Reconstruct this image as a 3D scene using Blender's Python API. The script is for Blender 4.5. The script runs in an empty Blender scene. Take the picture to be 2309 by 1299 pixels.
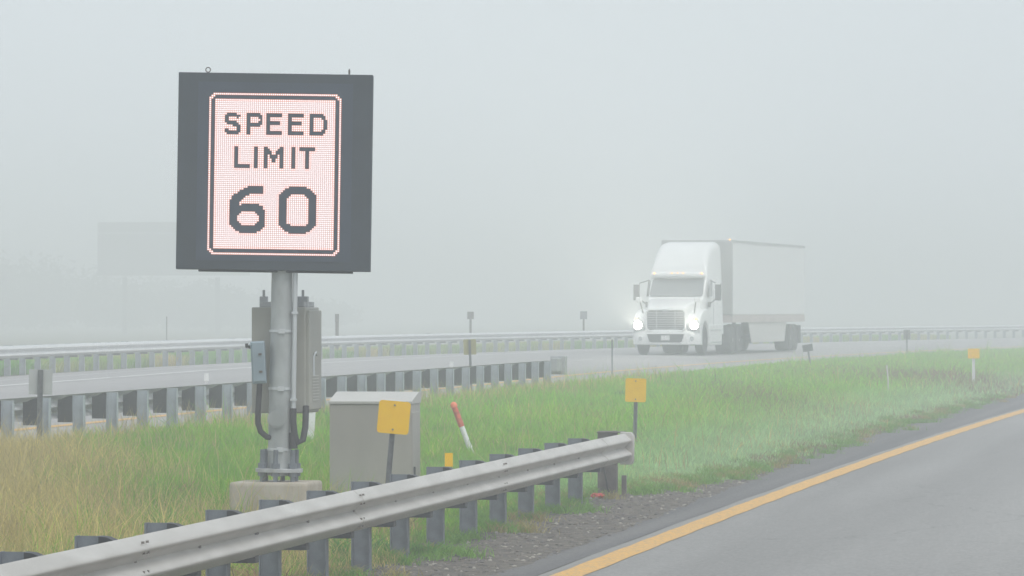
import bpy, bmesh, math, random
import numpy as np
from mathutils import Vector, Matrix
random.seed(7); rng = np.random.default_rng(11)
sc = bpy.context.scene
C = sc.collection
R = math.radians
CAMZ = 2.12
# ------------------------------------------------------------------ helpers
def link(o, parent=None):
    C.objects.link(o)
    if parent is not None: o.parent = parent
    return o
def tag(o, label=None, cat=None, group=None, kind=None):
    if label: o['label'] = label
    if cat: o['category'] = cat
    if group: o['group'] = group
    if kind: o['kind'] = kind
    return o
def empty(name, loc=(0,0,0), rz=0.0, label=None, cat=None, group=None, rot=None):
    o = bpy.data.objects.new(name, None); C.objects.link(o)
    o.location = loc; o.rotation_euler = rot if rot else (0,0,rz); o.empty_display_size = .2
    return tag(o, label, cat, group)
class MB:
    """collects shapes into one mesh"""
    def __init__(s): s.v=[]; s.f=[]; s.m=[]; s.cur=0
    def add(s, vs, fs):
        b=len(s.v); s.v += [tuple(v) for v in vs]; s.f += [tuple(b+i for i in f) for f in fs]; s.m += [s.cur]*len(fs); return s
    def box(s, c, d, rz=0.0, rx=0.0, ry=0.0):
        M = Matrix.Translation(Vector(c)) @ Matrix.Rotation(rz,4,'Z') @ Matrix.Rotation(ry,4,'Y') @ Matrix.Rotation(rx,4,'X')
        x,y,z=[q/2 for q in d]
        vs=[M@Vector(p) for p in ((-x,-y,-z),(x,-y,-z),(x,y,-z),(-x,y,-z),(-x,-y,z),(x,-y,z),(x,y,z),(-x,y,z))]
        return s.add(vs, [(0,3,2,1),(4,5,6,7),(0,1,5,4),(1,2,6,5),(2,3,7,6),(3,0,4,7)])
    def prism(s, poly, axis, a, b):
        """poly of (p,q) extruded along axis from a to b. axis X: (y,z); Y: (x,z); Z: (x,y)"""
        f = {'X':lambda p,t:(t,p[0],p[1]),'Y':lambda p,t:(p[0],t,p[1]),'Z':lambda p,t:(p[0],p[1],t)}[axis]
        n=len(poly); vs=[f(p,a) for p in poly]+[f(p,b) for p in poly]
        fs=[tuple(range(n))[::-1], tuple(range(n,2*n))]+[(i,(i+1)%n,n+(i+1)%n,n+i) for i in range(n)]
        return s.add(vs,fs)
    def tube(s, pts, r, n=10, cap=True):
        pts=[Vector(p) for p in pts]; rs = r if isinstance(r,(list,tuple)) else [r]*len(pts)
        vs=[];up=None
        for i,p in enumerate(pts):
            t=(pts[min(i+1,len(pts)-1)]-pts[max(i-1,0)]).normalized()
            if up is None:
                a=Vector((0,0,1)) if abs(t.z)<.9 else Vector((1,0,0)); up=(a-t*a.dot(t)).normalized()
            else: up=(up-t*up.dot(t)).normalized()
            sd=t.cross(up)
            for k in range(n):
                a=2*math.pi*k/n; vs.append(p+(up*math.cos(a)+sd*math.sin(a))*rs[i])
        fs=[(i*n+k,i*n+(k+1)%n,(i+1)*n+(k+1)%n,(i+1)*n+k) for i in range(len(pts)-1) for k in range(n)]
        if cap: fs += [tuple(range(n))[::-1], tuple((len(pts)-1)*n+k for k in range(n))]
        return s.add(vs,fs)
    def loft(s, rings, cap=True, closed=True):
        n=len(rings[0]); vs=[v for r in rings for v in r]
        kk = n if closed else n-1
        fs=[(i*n+k,i*n+(k+1)%n,(i+1)*n+(k+1)%n,(i+1)*n+k) for i in range(len(rings)-1) for k in range(kk)]
        if cap: fs += [tuple(range(n))[::-1], tuple((len(rings)-1)*n+k for k in range(n))]
        return s.add(vs,fs)
    def build(s, name, mats, parent=None, smooth=False, bevel=0, seg=2, angle=40):
        me=bpy.data.meshes.new(name); me.from_pydata(s.v,[],s.f)
        if not isinstance(mats,(list,tuple)): mats=[mats]
        for m in mats: me.materials.append(m)
        for p,i in zip(me.polygons,s.m): p.material_index=i
        bm=bmesh.new(); bm.from_mesh(me); bmesh.ops.recalc_face_normals(bm, faces=bm.faces); bm.to_mesh(me); bm.free()
        if smooth:
            for p in me.polygons: p.use_smooth=True
            try: me.set_sharp_from_angle(angle=R(angle))
            except Exception: pass
        o=bpy.data.objects.new(name,me); link(o,parent)
        if bevel:
            b=o.modifiers.new('bevel','BEVEL'); b.width=bevel; b.segments=seg; b.limit_method='ANGLE'; b.angle_limit=R(40)
        return o
# ------------------------------------------------------------------ materials
def mat(name, col, rough=.6, metal=0.0, noise=0.0, scale=4.0, col2=None, emit=None, es=0, bump=0.0, bscale=60, stretch=(1,1,1), detail=6, spec=.5, trans=0, coords='Object', coat=0):
    m=bpy.data.materials.new(name); m.use_nodes=True; nt=m.node_tree; N=nt.nodes; L=nt.links
    b=N['Principled BSDF']; b.inputs['Roughness'].default_value=rough; b.inputs['Metallic'].default_value=metal
    b.inputs['Specular IOR Level'].default_value=spec; b.inputs['Coat Weight'].default_value=coat
    b.inputs['Base Color'].default_value=(*col,1)
    tc=N.new('ShaderNodeTexCoord'); mp=N.new('ShaderNodeMapping'); L.new(tc.outputs[coords],mp.inputs[0]); mp.inputs['Scale'].default_value=stretch
    if noise or col2:
        n=N.new('ShaderNodeTexNoise'); n.inputs['Scale'].default_value=scale; n.inputs['Detail'].default_value=detail; L.new(mp.outputs[0],n.inputs['Vector'])
        cr=N.new('ShaderNodeValToRGB'); c2=col2 or tuple(max(0,c*(1-noise)) for c in col); c1=col if col2 else tuple(min(1,c*(1+noise)) for c in col)
        cr.color_ramp.elements[0].position=.35; cr.color_ramp.elements[1].position=.65
        cr.color_ramp.elements[0].color=(*c2,1); cr.color_ramp.elements[1].color=(*c1,1)
        L.new(n.outputs['Fac'],cr.inputs[0]); L.new(cr.outputs[0],b.inputs['Base Color'])
    if bump:
        n2=N.new('ShaderNodeTexNoise'); n2.inputs['Scale'].default_value=bscale; L.new(mp.outputs[0],n2.inputs['Vector'])
        bp=N.new('ShaderNodeBump'); bp.inputs['Strength'].default_value=bump; bp.inputs['Distance'].default_value=.01; L.new(n2.outputs['Fac'],bp.inputs['Height']); L.new(bp.outputs[0],b.inputs['Normal'])
    if emit:
        b.inputs['Emission Color'].default_value=(*emit,1); b.inputs['Emission Strength'].default_value=es
    return m
M={}
M['galv']=mat('galvanised_steel',(.42,.43,.44),.5,.35,.16,6,bump=.1,bscale=200)
M['galv_near']=mat('weathered_galvanised_beam',(.53,.51,.48),.45,.15,col2=(.43,.41,.38),scale=3.2,stretch=(1,.5,2.5),bump=.1,bscale=120)
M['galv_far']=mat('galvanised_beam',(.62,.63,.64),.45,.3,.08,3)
M['post']=mat('galvanised_post',(.17,.19,.22),.6,.2,.22,7,bump=.15,bscale=90)
M['post_mid']=mat('pale_galvanised_post',(.36,.40,.44),.55,.15,.15,6)
M['post_rust']=mat('dull_rusty_steel',(.13,.11,.10),.75,.1,.3,9,bump=.2)
M['bolt']=mat('weathered_bolt_steel',(.16,.14,.12),.7,.1)
M['block']=mat('charcoal_blockout',(.014,.017,.023),.55,0,.4,14)
M['pole']=mat('galvanised_pole',(.40,.42,.42),.5,.35,.2,5,stretch=(1,1,.5),bump=.08)
M['housing']=mat('charcoal_housing',(.028,.042,.058),.6,.1,.12,3)
M['face']=mat('led_panel_black',(.032,.05,.08),.6,0,.1,4)
M['concrete']=mat('footing_concrete',(.44,.40,.34),.9,0,col2=(.36,.31,.24),scale=6,bump=.4,bscale=50,stretch=(1,1,.4))
M['tan']=mat('grey_beige_cabinet_paint',(.36,.355,.32),.45,.15,.06,5)
M['tan_dk']=mat('vent_slot_shadowless_steel',(.22,.22,.20),.6,.2)
M['alum']=mat('brushed_aluminium',(.46,.435,.40),.42,.55,.10,1.6,stretch=(1,1,.5))
M['alum_lid']=mat('aluminium_lid',(.52,.51,.48),.5,.2,.05,3)
M['bluebox']=mat('blue_grey_box',(.27,.34,.39),.5,.2,.1,6)
M['black']=mat('black_rubber',(.03,.03,.033),.6)
M['silver']=mat('silver_conduit',(.62,.64,.66),.35,.5)
M['yellow']=mat('yellow_reflective_sheeting',(1.0,.58,.0),.7,0,.04,8,spec=.1)
M['yellow_far']=mat('yellow_reflective_plate',(1.0,.58,.0),.7,0,.04,8,spec=.1)
M['olive']=mat('dull_yellow_sign_back',(.33,.31,.13),.6,.1,.06,8)
M['signback']=mat('bare_aluminium_sign_back',(.50,.52,.52),.5,.3,.05,6)
M['upost']=mat('u_channel_post',(.16,.17,.185),.65,.2,.25,20)
M['white_pl']=mat('white_plastic',(.80,.80,.80),.5,0,.04,5)
M['orange_pl']=mat('orange_plastic',(.62,.12,.06),.55,0,.25,20)
M['orange_tip']=mat('orange_cap',(.85,.22,.10),.5)
M['red']=mat('red_litter',(.70,.05,.05),.6,0,.2,30)
M['truck']=mat('white_truck_paint',(.82,.83,.83),.3,0,.02,2,coat=.3)
M['trailer']=mat('white_trailer_panel',(.86,.87,.88),.4,0,.02,1)
M['glass']=mat('windscreen_glass',(.17,.19,.20),.12,spec=1.0)  # grey lifted to imitate sky reflection and fog over the truck's glass
M['tyre']=mat('tyre_rubber',(.055,.058,.06),.9)  # paler than bare rubber: distance haze mixed into the colour
M['rim']=mat('polished_rim',(.62,.62,.62),.3,.7)
M['chassis']=mat('dark_chassis',(.11,.115,.12),.8)  # lightened, with part of the fog before the truck put into this grey
M['chrome']=mat('chrome_bars',(.60,.61,.63),.25,.7)
M['grille']=mat('grille_dark',(.06,.065,.07),.6)
M['railband']=mat('trailer_side_rail',(.58,.52,.50),.6,.1,.1,3)  # softened towards fog: haze painted into the band's colour
M['skirt']=mat('side_skirt_panel',(.62,.61,.59),.6,0,.05,3)
M['amber']=mat('amber_lamp',(.9,.4,.05),.4,emit=(1,.42,.10),es=3)
M['headlamp']=mat('headlamp_lens',(1,1,1),.3,emit=(1,.96,.82),es=26)
M['bar']=mat('pale_grille_bars',(.50,.51,.52),.4,.2)
M['trim']=mat('trailer_trim',(.52,.53,.53),.5,0,.1,2)  # lightened to imitate haze over the trailer edges
M['nose']=mat('trailer_nose_grey',(.46,.47,.46),.6,0,.05,2)  # grey raised to stand in for fog in front of the trailer
M['plate']=mat('licence_plate',(.7,.7,.7),.5)
M['guide']=mat('guide_sign_back',(.26,.27,.27),.6)
def emis(name,col,s):
    m=bpy.data.materials.new(name); m.use_nodes=True; nt=m.node_tree; nt.nodes.clear()
    e=nt.nodes.new('ShaderNodeEmission'); e.inputs[0].default_value=(*col,1); e.inputs[1].default_value=s
    o=nt.nodes.new('ShaderNodeOutputMaterial'); nt.links.new(e.outputs[0],o.inputs[0]); return m
M['led']=emis('led_white',(1,.95,.96),1.15)
M['ledfringe']=emis('led_red_fringe',(1,.30,.18),.80)
M['ledred']=emis('led_warm_rim',(1,.60,.57),.74)
# ------------------------------------------------------------------ plan of the place (metres; camera over the origin looking along +Y)
def E(Y): return -5.15+.1378*Y+.000209*Y*Y if Y<260 else (-5.15+.1378*260+.000209*67600)+(Y-260)*.2465
def Lf(Y):
    if Y<110: return 1.1+.155*(Y-110)
    if Y<300: return 1.1+.13*(Y-110)+.00075*(Y-110)**2
    return 1.1+24.7+27.075+.415*(Y-300)
def Rf(Y):
    d=Y-115.3
    if d<0: return -12.44+.1*d
    if d<185: return -12.44+.09*d+.001*d*d
    return -12.44+16.65+34.2+.44*(d-185)
def rail_near(Y): return -2.83+.1472*(Y-26.95)
def shoulder_edge(Y): return E(Y)-(.5 if Y<45 else min(1.35,.5+(Y-45)*.017))
def wob(Y,k=1.0): return .13*math.sin(Y*1.3*k)+.09*math.sin(Y*3.1*k+1)+.05*math.sin(Y*7.7*k+2)
def gravel_edge(Y):
    if Y<52: g=rail_near(Y)+.05-.18*min(max((Y-40)/4,0),1)
    elif Y<60: g=rail_near(52)-.13+(Y-52)/8*((shoulder_edge(60)-.35)-(rail_near(52)-.13))
    else: g=shoulder_edge(Y)-.35+.17*min((Y-60)/15,1)
    return min(g+wob(Y)*(.9 if Y<60 else .6), shoulder_edge(Y)-.02)
def prof_fw(off, Y):
    P=[(0,.33),(2.3,.43),(5,.53),(9,.54),(15,.50),(17,.46),(24,.2),(60,-.4),(1000,-1.5)]
    for (a,za),(b,zb) in zip(P,P[1:]):
        if off<=b: return za+(zb-za)*(max(off,a)-a)/(b-a)
    return -1.5
def gz(x,Y):
    l=Lf(Y); s=shoulder_edge(Y)
    if x>=s: return 0.0
    if x<=l: return prof_fw(l-x,Y)
    t=(s-x)/max(s-l,.1); t=min(max(t,0),1)
    return .33*t + .0*math.sin(t*3.14)
Ys=[-40,-20,0,10]+[10+2*i for i in range(1,66)]+[140+5*i for i in range(1,33)]+[320,350,400,500,700,1000,1450]
def ribbon(name, fa, fb, m, dz, y0=-40, y1=1450, n=1, kind='structure', ys=None):
    """sheet between two curves, following the ground at the same stations"""
    vs=[];fs=[]; rows=[Y for Y in (ys or Ys) if y0<=Y<=y1]
    for Y in rows:
        a,b=fa(Y),fb(Y)
        for k in range(n+1):
            x=a+(b-a)*k/n; vs.append((x,Y,gz(x,Y)+dz))
    for i in range(len(rows)-1):
        for k in range(n):
            p=i*(n+1)+k; fs.append((p,p+1,p+n+2,p+n+1))
    me=bpy.data.meshes.new(name); me.from_pydata(vs,[],fs); me.materials.append(m)
    for p in me.polygons: p.use_smooth=True
    o=bpy.data.objects.new(name,me); C.objects.link(o); o['kind']=kind; return o
# ground sheet
def mat_ground():
    m=bpy.data.materials.new('soil_and_thatch'); m.use_nodes=True; nt=m.node_tree; N=nt.nodes; L=nt.links; b=N['Principled BSDF']
    b.inputs['Roughness'].default_value=1
    b.inputs['Specular IOR Level'].default_value=.1
    g=N.new('ShaderNodeNewGeometry')
    n=N.new('ShaderNodeTexNoise'); n.inputs['Scale'].default_value=.35; n.inputs['Detail'].default_value=8; L.new(g.outputs['Position'],n.inputs['Vector'])
    cr=N.new('ShaderNodeValToRGB'); cr.color_ramp.elements[0].color=(.07,.09,.03,1); cr.color_ramp.elements[1].color=(.13,.115,.06,1)
    cr.color_ramp.elements[0].position=.4; cr.color_ramp.elements[1].position=.65
    L.new(n.outputs['Fac'],cr.inputs[0]); L.new(cr.outputs[0],b.inputs['Base Color'])
    n2=N.new('ShaderNodeTexNoise'); n2.inputs['Scale'].default_value=14; L.new(g.outputs['Position'],n2.inputs['Vector'])
    bp=N.new('ShaderNodeBump'); bp.inputs['Strength'].default_value=.6; bp.inputs['Distance'].default_value=.08; L.new(n2.outputs['Fac'],bp.inputs['Height']); L.new(bp.outputs[0],b.inputs['Normal'])
    return m
M['ground']=mat_ground()
cols=[lambda Y:-1400]+[(lambda Y,o=o: Lf(Y)-o) for o in (400,120,60,24,17,15,9,5,2.3,0)]+[(lambda Y,k=k: Lf(Y)+(shoulder_edge(Y)-Lf(Y))*k) for k in (.2,.4,.6,.8,1)]+[lambda Y:E(Y)+12,lambda Y:E(Y)+16,lambda Y:E(Y)+100,lambda Y:1400]
vs=[];fs=[]
for Y in Ys:
    for c in cols:
        x=c(Y); vs.append((x,Y,gz(x,Y)-.006))
nc=len(cols)
for i in range(len(Ys)-1):
    for k in range(nc-1):
        p=i*nc+k; fs.append((p,p+1,p+nc+1,p+nc))
me=bpy.data.meshes.new('ground'); me.from_pydata(vs,[],fs); me.materials.append(M['ground'])
for p in me.polygons: p.use_smooth=True
ground=bpy.data.objects.new('ground',me); C.objects.link(ground); ground['kind']='structure'
# pavement materials
def mat_pave(name, c1, c2, streak, curve=None, agg=.35):
    m=bpy.data.materials.new(name); m.use_nodes=True; nt=m.node_tree; N=nt.nodes; L=nt.links; b=N['Principled BSDF']
    b.inputs['Roughness'].default_value=.8; b.inputs['Specular IOR Level'].default_value=.3
    g=N.new('ShaderNodeNewGeometry')
    a=N.new('ShaderNodeTexNoise'); a.inputs['Scale'].default_value=55; a.inputs['Detail'].default_value=4; L.new(g.outputs['Position'],a.inputs['Vector'])
    m0=N.new('ShaderNodeMapping'); m0.inputs['Rotation'].default_value=(0,0,R(9.2)); L.new(g.outputs['Position'],m0.inputs[0])
    mp=N.new('ShaderNodeMapping'); mp.inputs['Scale'].default_value=(streak,.035,1); L.new(m0.outputs[0],mp.inputs[0])
    s=N.new('ShaderNodeTexNoise'); s.inputs['Scale'].default_value=1; s.inputs['Detail'].default_value=3; L.new(mp.outputs[0],s.inputs['Vector'])
    p=N.new('ShaderNodeTexNoise'); p.inputs['Scale'].default_value=.4; p.inputs['Detail'].default_value=6; L.new(mp.outputs[0],p.inputs['Vector'])
    ad=N.new('ShaderNodeMath'); ad.operation='ADD'; L.new(s.outputs['Fac'],ad.inputs[0]); L.new(p.outputs['Fac'],ad.inputs[1])
    mu=N.new('ShaderNodeMath'); mu.operation='MULTIPLY_ADD'; mu.inputs[1].default_value=agg; L.new(a.outputs['Fac'],mu.inputs[0]); L.new(ad.outputs[0],mu.inputs[2])
    mr=N.new('ShaderNodeMapRange'); mr.inputs['From Min'].default_value=.75+agg*.3; mr.inputs['From Max'].default_value=1.25+agg*.7; L.new(mu.outputs[0],mr.inputs['Value'])
    cr=N.new('ShaderNodeValToRGB'); cr.color_ramp.elements[0].color=(*c1,1); cr.color_ramp.elements[1].color=(*c2,1); L.new(mr.outputs[0],cr.inputs[0])
    # pale and dark aggregate, then fine wandering cracks
    vo=N.new('ShaderNodeTexVoronoi'); vo.inputs['Scale'].default_value=42; L.new(g.outputs['Position'],vo.inputs['Vector'])
    sp=N.new('ShaderNodeMapRange'); sp.inputs['From Min'].default_value=0; sp.inputs['From Max'].default_value=1; sp.inputs['To Min'].default_value=.72; sp.inputs['To Max'].default_value=1.28; L.new(vo.outputs['Color'],sp.inputs['Value'])
    m1=N.new('ShaderNodeMix'); m1.data_type='RGBA'; m1.blend_type='MULTIPLY'; m1.inputs[0].default_value=1; L.new(cr.outputs[0],m1.inputs[6]); L.new(sp.outputs[0],m1.inputs[7])
    nd=N.new('ShaderNodeTexNoise'); nd.inputs['Scale'].default_value=1.3; nd.inputs['Detail'].default_value=6; L.new(m0.outputs[0],nd.inputs['Vector'])
    va=N.new('ShaderNodeVectorMath'); va.operation='ADD'; L.new(m0.outputs[0],va.inputs[0]); L.new(nd.outputs['Color'],va.inputs[1])
    vc=N.new('ShaderNodeTexVoronoi'); vc.feature='DISTANCE_TO_EDGE'; vc.inputs['Scale'].default_value=.16; L.new(va.outputs[0],vc.inputs['Vector'])
    ck=N.new('ShaderNodeMapRange'); ck.inputs['From Min'].default_value=0; ck.inputs['From Max'].default_value=.004; ck.inputs['To Min'].default_value=.62; ck.inputs['To Max'].default_value=1; L.new(vc.outputs['Distance'],ck.inputs['Value'])
    m2=N.new('ShaderNodeMix'); m2.data_type='RGBA'; m2.blend_type='MULTIPLY'; m2.inputs[0].default_value=1; L.new(m1.outputs[2],m2.inputs[6]); L.new(ck.outputs[0],m2.inputs[7])
    L.new(m2.outputs[2],b.inputs['Base Color'])
    bp=N.new('ShaderNodeBump'); bp.inputs['Strength'].default_value=.25; bp.inputs['Distance'].default_value=.01; L.new(a.outputs['Fac'],bp.inputs['Height']); L.new(bp.outputs[0],b.inputs['Normal'])
    return m
M['ramp']=mat_pave('pale_asphalt',(.175,.17,.165),(.29,.285,.277),.9)
M['shoulder']=mat_pave('dark_shoulder_asphalt',(.075,.075,.08),(.155,.15,.148),3.5)
M['seam']=mat_pave('pale_strip_by_the_line',(.22,.215,.205),(.29,.285,.27),2)
M['fw']=mat_pave('freeway_asphalt',(.27,.265,.265),(.37,.36,.36),.5)
M['gravel']=mat('gravel_bed',(.155,.135,.11),1,0,col2=(.06,.052,.043),scale=7,bump=1,bscale=30,detail=10)
M['ypaint']=mat('yellow_road_paint',(.78,.42,.06),.7,0,col2=(.44,.29,.13),scale=28,bump=.2,detail=12)
M['wpaint']=mat('white_road_paint',(.80,.80,.79),.7,0,.05,3)
M['wpaint_old']=mat('worn_white_paint',(.52,.52,.51),.7,0,.1,3)
YsR=sorted(set(Ys+[20+.4*i for i in range(250)]))
gr=ribbon('gravel_verge', gravel_edge, lambda Y: shoulder_edge(Y)+.02, M['gravel'], .004, 14, 135, 1, ys=sorted(set([14+.2*i for i in range(605)])))
ribbon('road_shoulder', lambda Y: shoulder_edge(Y)+.03*math.sin(Y*2.1)+.02*math.sin(Y*5.3), lambda Y:E(Y)-.16, M['shoulder'], .010, -40, 700, 2, ys=YsR)
ribbon('road_seam', lambda Y:E(Y)-.14-.006*math.sin(Y*1.1), lambda Y:E(Y)-.06, M['seam'], .014, -40, 700, 1, ys=YsR)
ribbon('ramp_road', lambda Y:E(Y)-.07, lambda Y:E(Y)+12, M['ramp'], .018, -40, 1450, 6)
ribbon('yellow_edge_line', lambda Y:E(Y)-.012+.006*math.sin(Y*3.3), lambda Y:E(Y)+.25+.006*math.sin(Y*2.3), M['ypaint'], .023, -40, 700, 1, ys=YsR)
ribbon('freeway', lambda Y:Rf(Y)+.15, lambda Y:Lf(Y)-.02, M['fw'], .006, -40, 1450, 12)
ribbon('freeway_yellow_line', lambda Y:Lf(Y)-1.75, lambda Y:Lf(Y)-1.55, M['ypaint'], .0125, -40, 700, 1)
ribbon('freeway_edge_line', lambda Y:Rf(Y)+1.5, lambda Y:Rf(Y)+1.64, M['wpaint_old'], .0125, -40, 700, 1)
def dashes(name, f, w, spans, m):
    b=MB()
    for a,c in spans:
        k=max(1,int((c-a)/2)); rr=[a+(c-a)*i/k for i in range(k+1)]
        vs=[];fs=[]
        for Y in rr:
            for x in (f(Y),f(Y)+w): vs.append((x,Y,gz(x,Y)+.016))
        fs=[(2*i,2*i+1,2*i+3,2*i+2) for i in range(k)]
        b.add(vs,fs)
    o=b.build(name,m); o['kind']='structure'; return o
dashes('freeway_lane_dashes', lambda Y:Lf(Y)-5.4, .15, [(39.5+12.2*i,39.5+12.2*i+3.05) for i in range(30)], M['wpaint'])
dashes('freeway_long_dashes', lambda Y:Rf(Y)+3.3, .20, [(52+15.1*i,52+15.1*i+14.4) for i in range(30)], M['wpaint'])
# loose stones
def stones(name, n, pick, smin, smax, ms, stuff=True):
    base=bmesh.new(); bmesh.ops.create_icosphere(base, subdivisions=1, radius=1)
    bv=np.array([v.co[:] for v in base.verts]); bf=np.array([[v.index for v in f.verts] for f in base.faces]); base.free()
    V=[];F=[];MI=[]
    for i in range(n):
        x,y=pick(); s=smin*(smax/smin)**(random.random()**2.2)
        q=bv*(1+rng.normal(0,.18,(len(bv),1)))*np.array([1,random.uniform(.6,1),random.uniform(.45,.8)])*s
        a=random.random()*6.28; ca,sa=math.cos(a),math.sin(a)
        q=np.stack([q[:,0]*ca-q[:,1]*sa+x, q[:,0]*sa+q[:,1]*ca+y, q[:,2]+gz(x,y)+s*.2],1)
        V.append(q); F.append(bf+len(bv)*i); MI += [random.choices(range(len(ms)),[6,4,1])[0]]*len(bf)
    me=bpy.data.meshes.new(name); me.from_pydata(np.concatenate(V).tolist(),[],np.concatenate(F).tolist())
    for m in ms: me.materials.append(m)
    me.polygons.foreach_set('material_index',MI)
    o=bpy.data.objects.new(name,me); C.objects.link(o); o['kind']='stuff'; return o
def pick_g():
    Y=24+(random.random()**1.2)*38; a,b=gravel_edge(Y)-.15,shoulder_edge(Y)+.05
    return a+(b-a)*random.random(),Y
st=stones('gravel_stones',24000,pick_g,.004,.028,[mat('stone_grey',(.17,.152,.13),.9,0,.25,3),mat('stone_dark',(.13,.12,.115),.9,0,.25,3),mat('stone_pale',(.38,.35,.31),.9,0,.15,3)])
tag(st,'grey loose gravel scattered under and beside the near guardrail','gravel',kind='stuff')
# ------------------------------------------------------------------ grass
def mat_grass():
    m=bpy.data.materials.new('grass_blades'); m.use_nodes=True; nt=m.node_tree; N=nt.nodes; L=nt.links; b=N['Principled BSDF']
    at=N.new('ShaderNodeAttribute'); at.attribute_name='tint'; L.new(at.outputs['Color'],b.inputs['Base Color'])
    b.inputs['Roughness'].default_value=.85; b.inputs['Specular IOR Level'].default_value=.08
    tr=N.new('ShaderNodeBsdfTranslucent'); L.new(at.outputs['Color'],tr.inputs['Color'])
    mx=N.new('ShaderNodeMixShader'); mx.inputs[0].default_value=.42; out=N['Material Output']
    L.new(b.outputs[0],mx.inputs[1]); L.new(tr.outputs[0],mx.inputs[2]); L.new(mx.outputs[0],out.inputs['Surface'])
    return m
M['grass']=mat_grass()
def vnoise(x,y,sc_,seed):
    """smooth value noise, vectorised"""
    r=np.random.default_rng(seed).random((256,256)); x=x/sc_+500; y=y/sc_+500
    xi=np.floor(x).astype(int); yi=np.floor(y).astype(int); fx=x-xi; fy=y-yi; fx=fx*fx*(3-2*fx); fy=fy*fy*(3-2*fy)
    g=lambda a,b:r[a%256,b%256]
    return (g(xi,yi)*(1-fx)+g(xi+1,yi)*fx)*(1-fy)+(g(xi,yi+1)*(1-fx)+g(xi+1,yi+1)*fx)*fy
vE=np.vectorize(E); vL=np.vectorize(Lf); vS=np.vectorize(shoulder_edge); vG=np.vectorize(gravel_edge); vgz=np.vectorize(gz); vR=np.vectorize(Rf)
def blades(name, x, y, h, w, lean, col, label):
    n=len(x); z=vgz(x,y)-.01
    a=rng.random(n)*2*np.pi; dx,dy=np.cos(a),np.sin(a)      # bend direction
    f=rng.random(n)*np.pi; wx,wy=np.cos(f)*w/2,np.sin(f)*w/2
    P=np.zeros((n,5,3),np.float32); b=lean*h
    for k,(t,ww) in enumerate(((0,1),(.55,.8),(1,0))):
        cx=x+dx*b*t**2; cy=y+dy*b*t**2; cz=z+h*(t-.25*lean*t*t)
        if k<2:
            P[:,2*k,0]=cx-wx*ww;P[:,2*k,1]=cy-wy*ww;P[:,2*k,2]=cz
            P[:,2*k+1,0]=cx+wx*ww;P[:,2*k+1,1]=cy+wy*ww;P[:,2*k+1,2]=cz
        else: P[:,4,0]=cx;P[:,4,1]=cy;P[:,4,2]=cz
    me=bpy.data.meshes.new(name); me.vertices.add(5*n); me.vertices.foreach_set('co',P.ravel())
    base=(np.arange(n)*5)[:,None]; tri=np.concatenate([base+np.array([0,1,3]),base+np.array([0,3,2]),base+np.array([2,3,4])],1).ravel()
    me.loops.add(9*n); me.loops.foreach_set('vertex_index',tri.astype(np.int32))
    me.polygons.add(3*n); me.polygons.foreach_set('loop_start',np.arange(0,9*n,3,dtype=np.int32)); 
    me.update(calc_edges=True)
    at=me.attributes.new('tint','FLOAT_COLOR','POINT'); cc=np.ones((n,5,4),np.float32); cc[:,:,:3]=col[:,None,:]
    at.data.foreach_set('color',cc.ravel())
    me.materials.append(M['grass']); o=bpy.data.objects.new(name,me); C.objects.link(o); tag(o,label,'grass',kind='stuff'); return o
def scatter(n, ya, yb, power=1.0):
    y=ya+(yb-ya)*rng.random(n)**power
    return y
GREEN=np.array([.17,.44,.03]); LIME=np.array([.28,.52,.02]); COOL=np.array([.47,.70,.34]); TAN=np.array([.64,.54,.20]); BROWN=np.array([.30,.21,.12])
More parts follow.
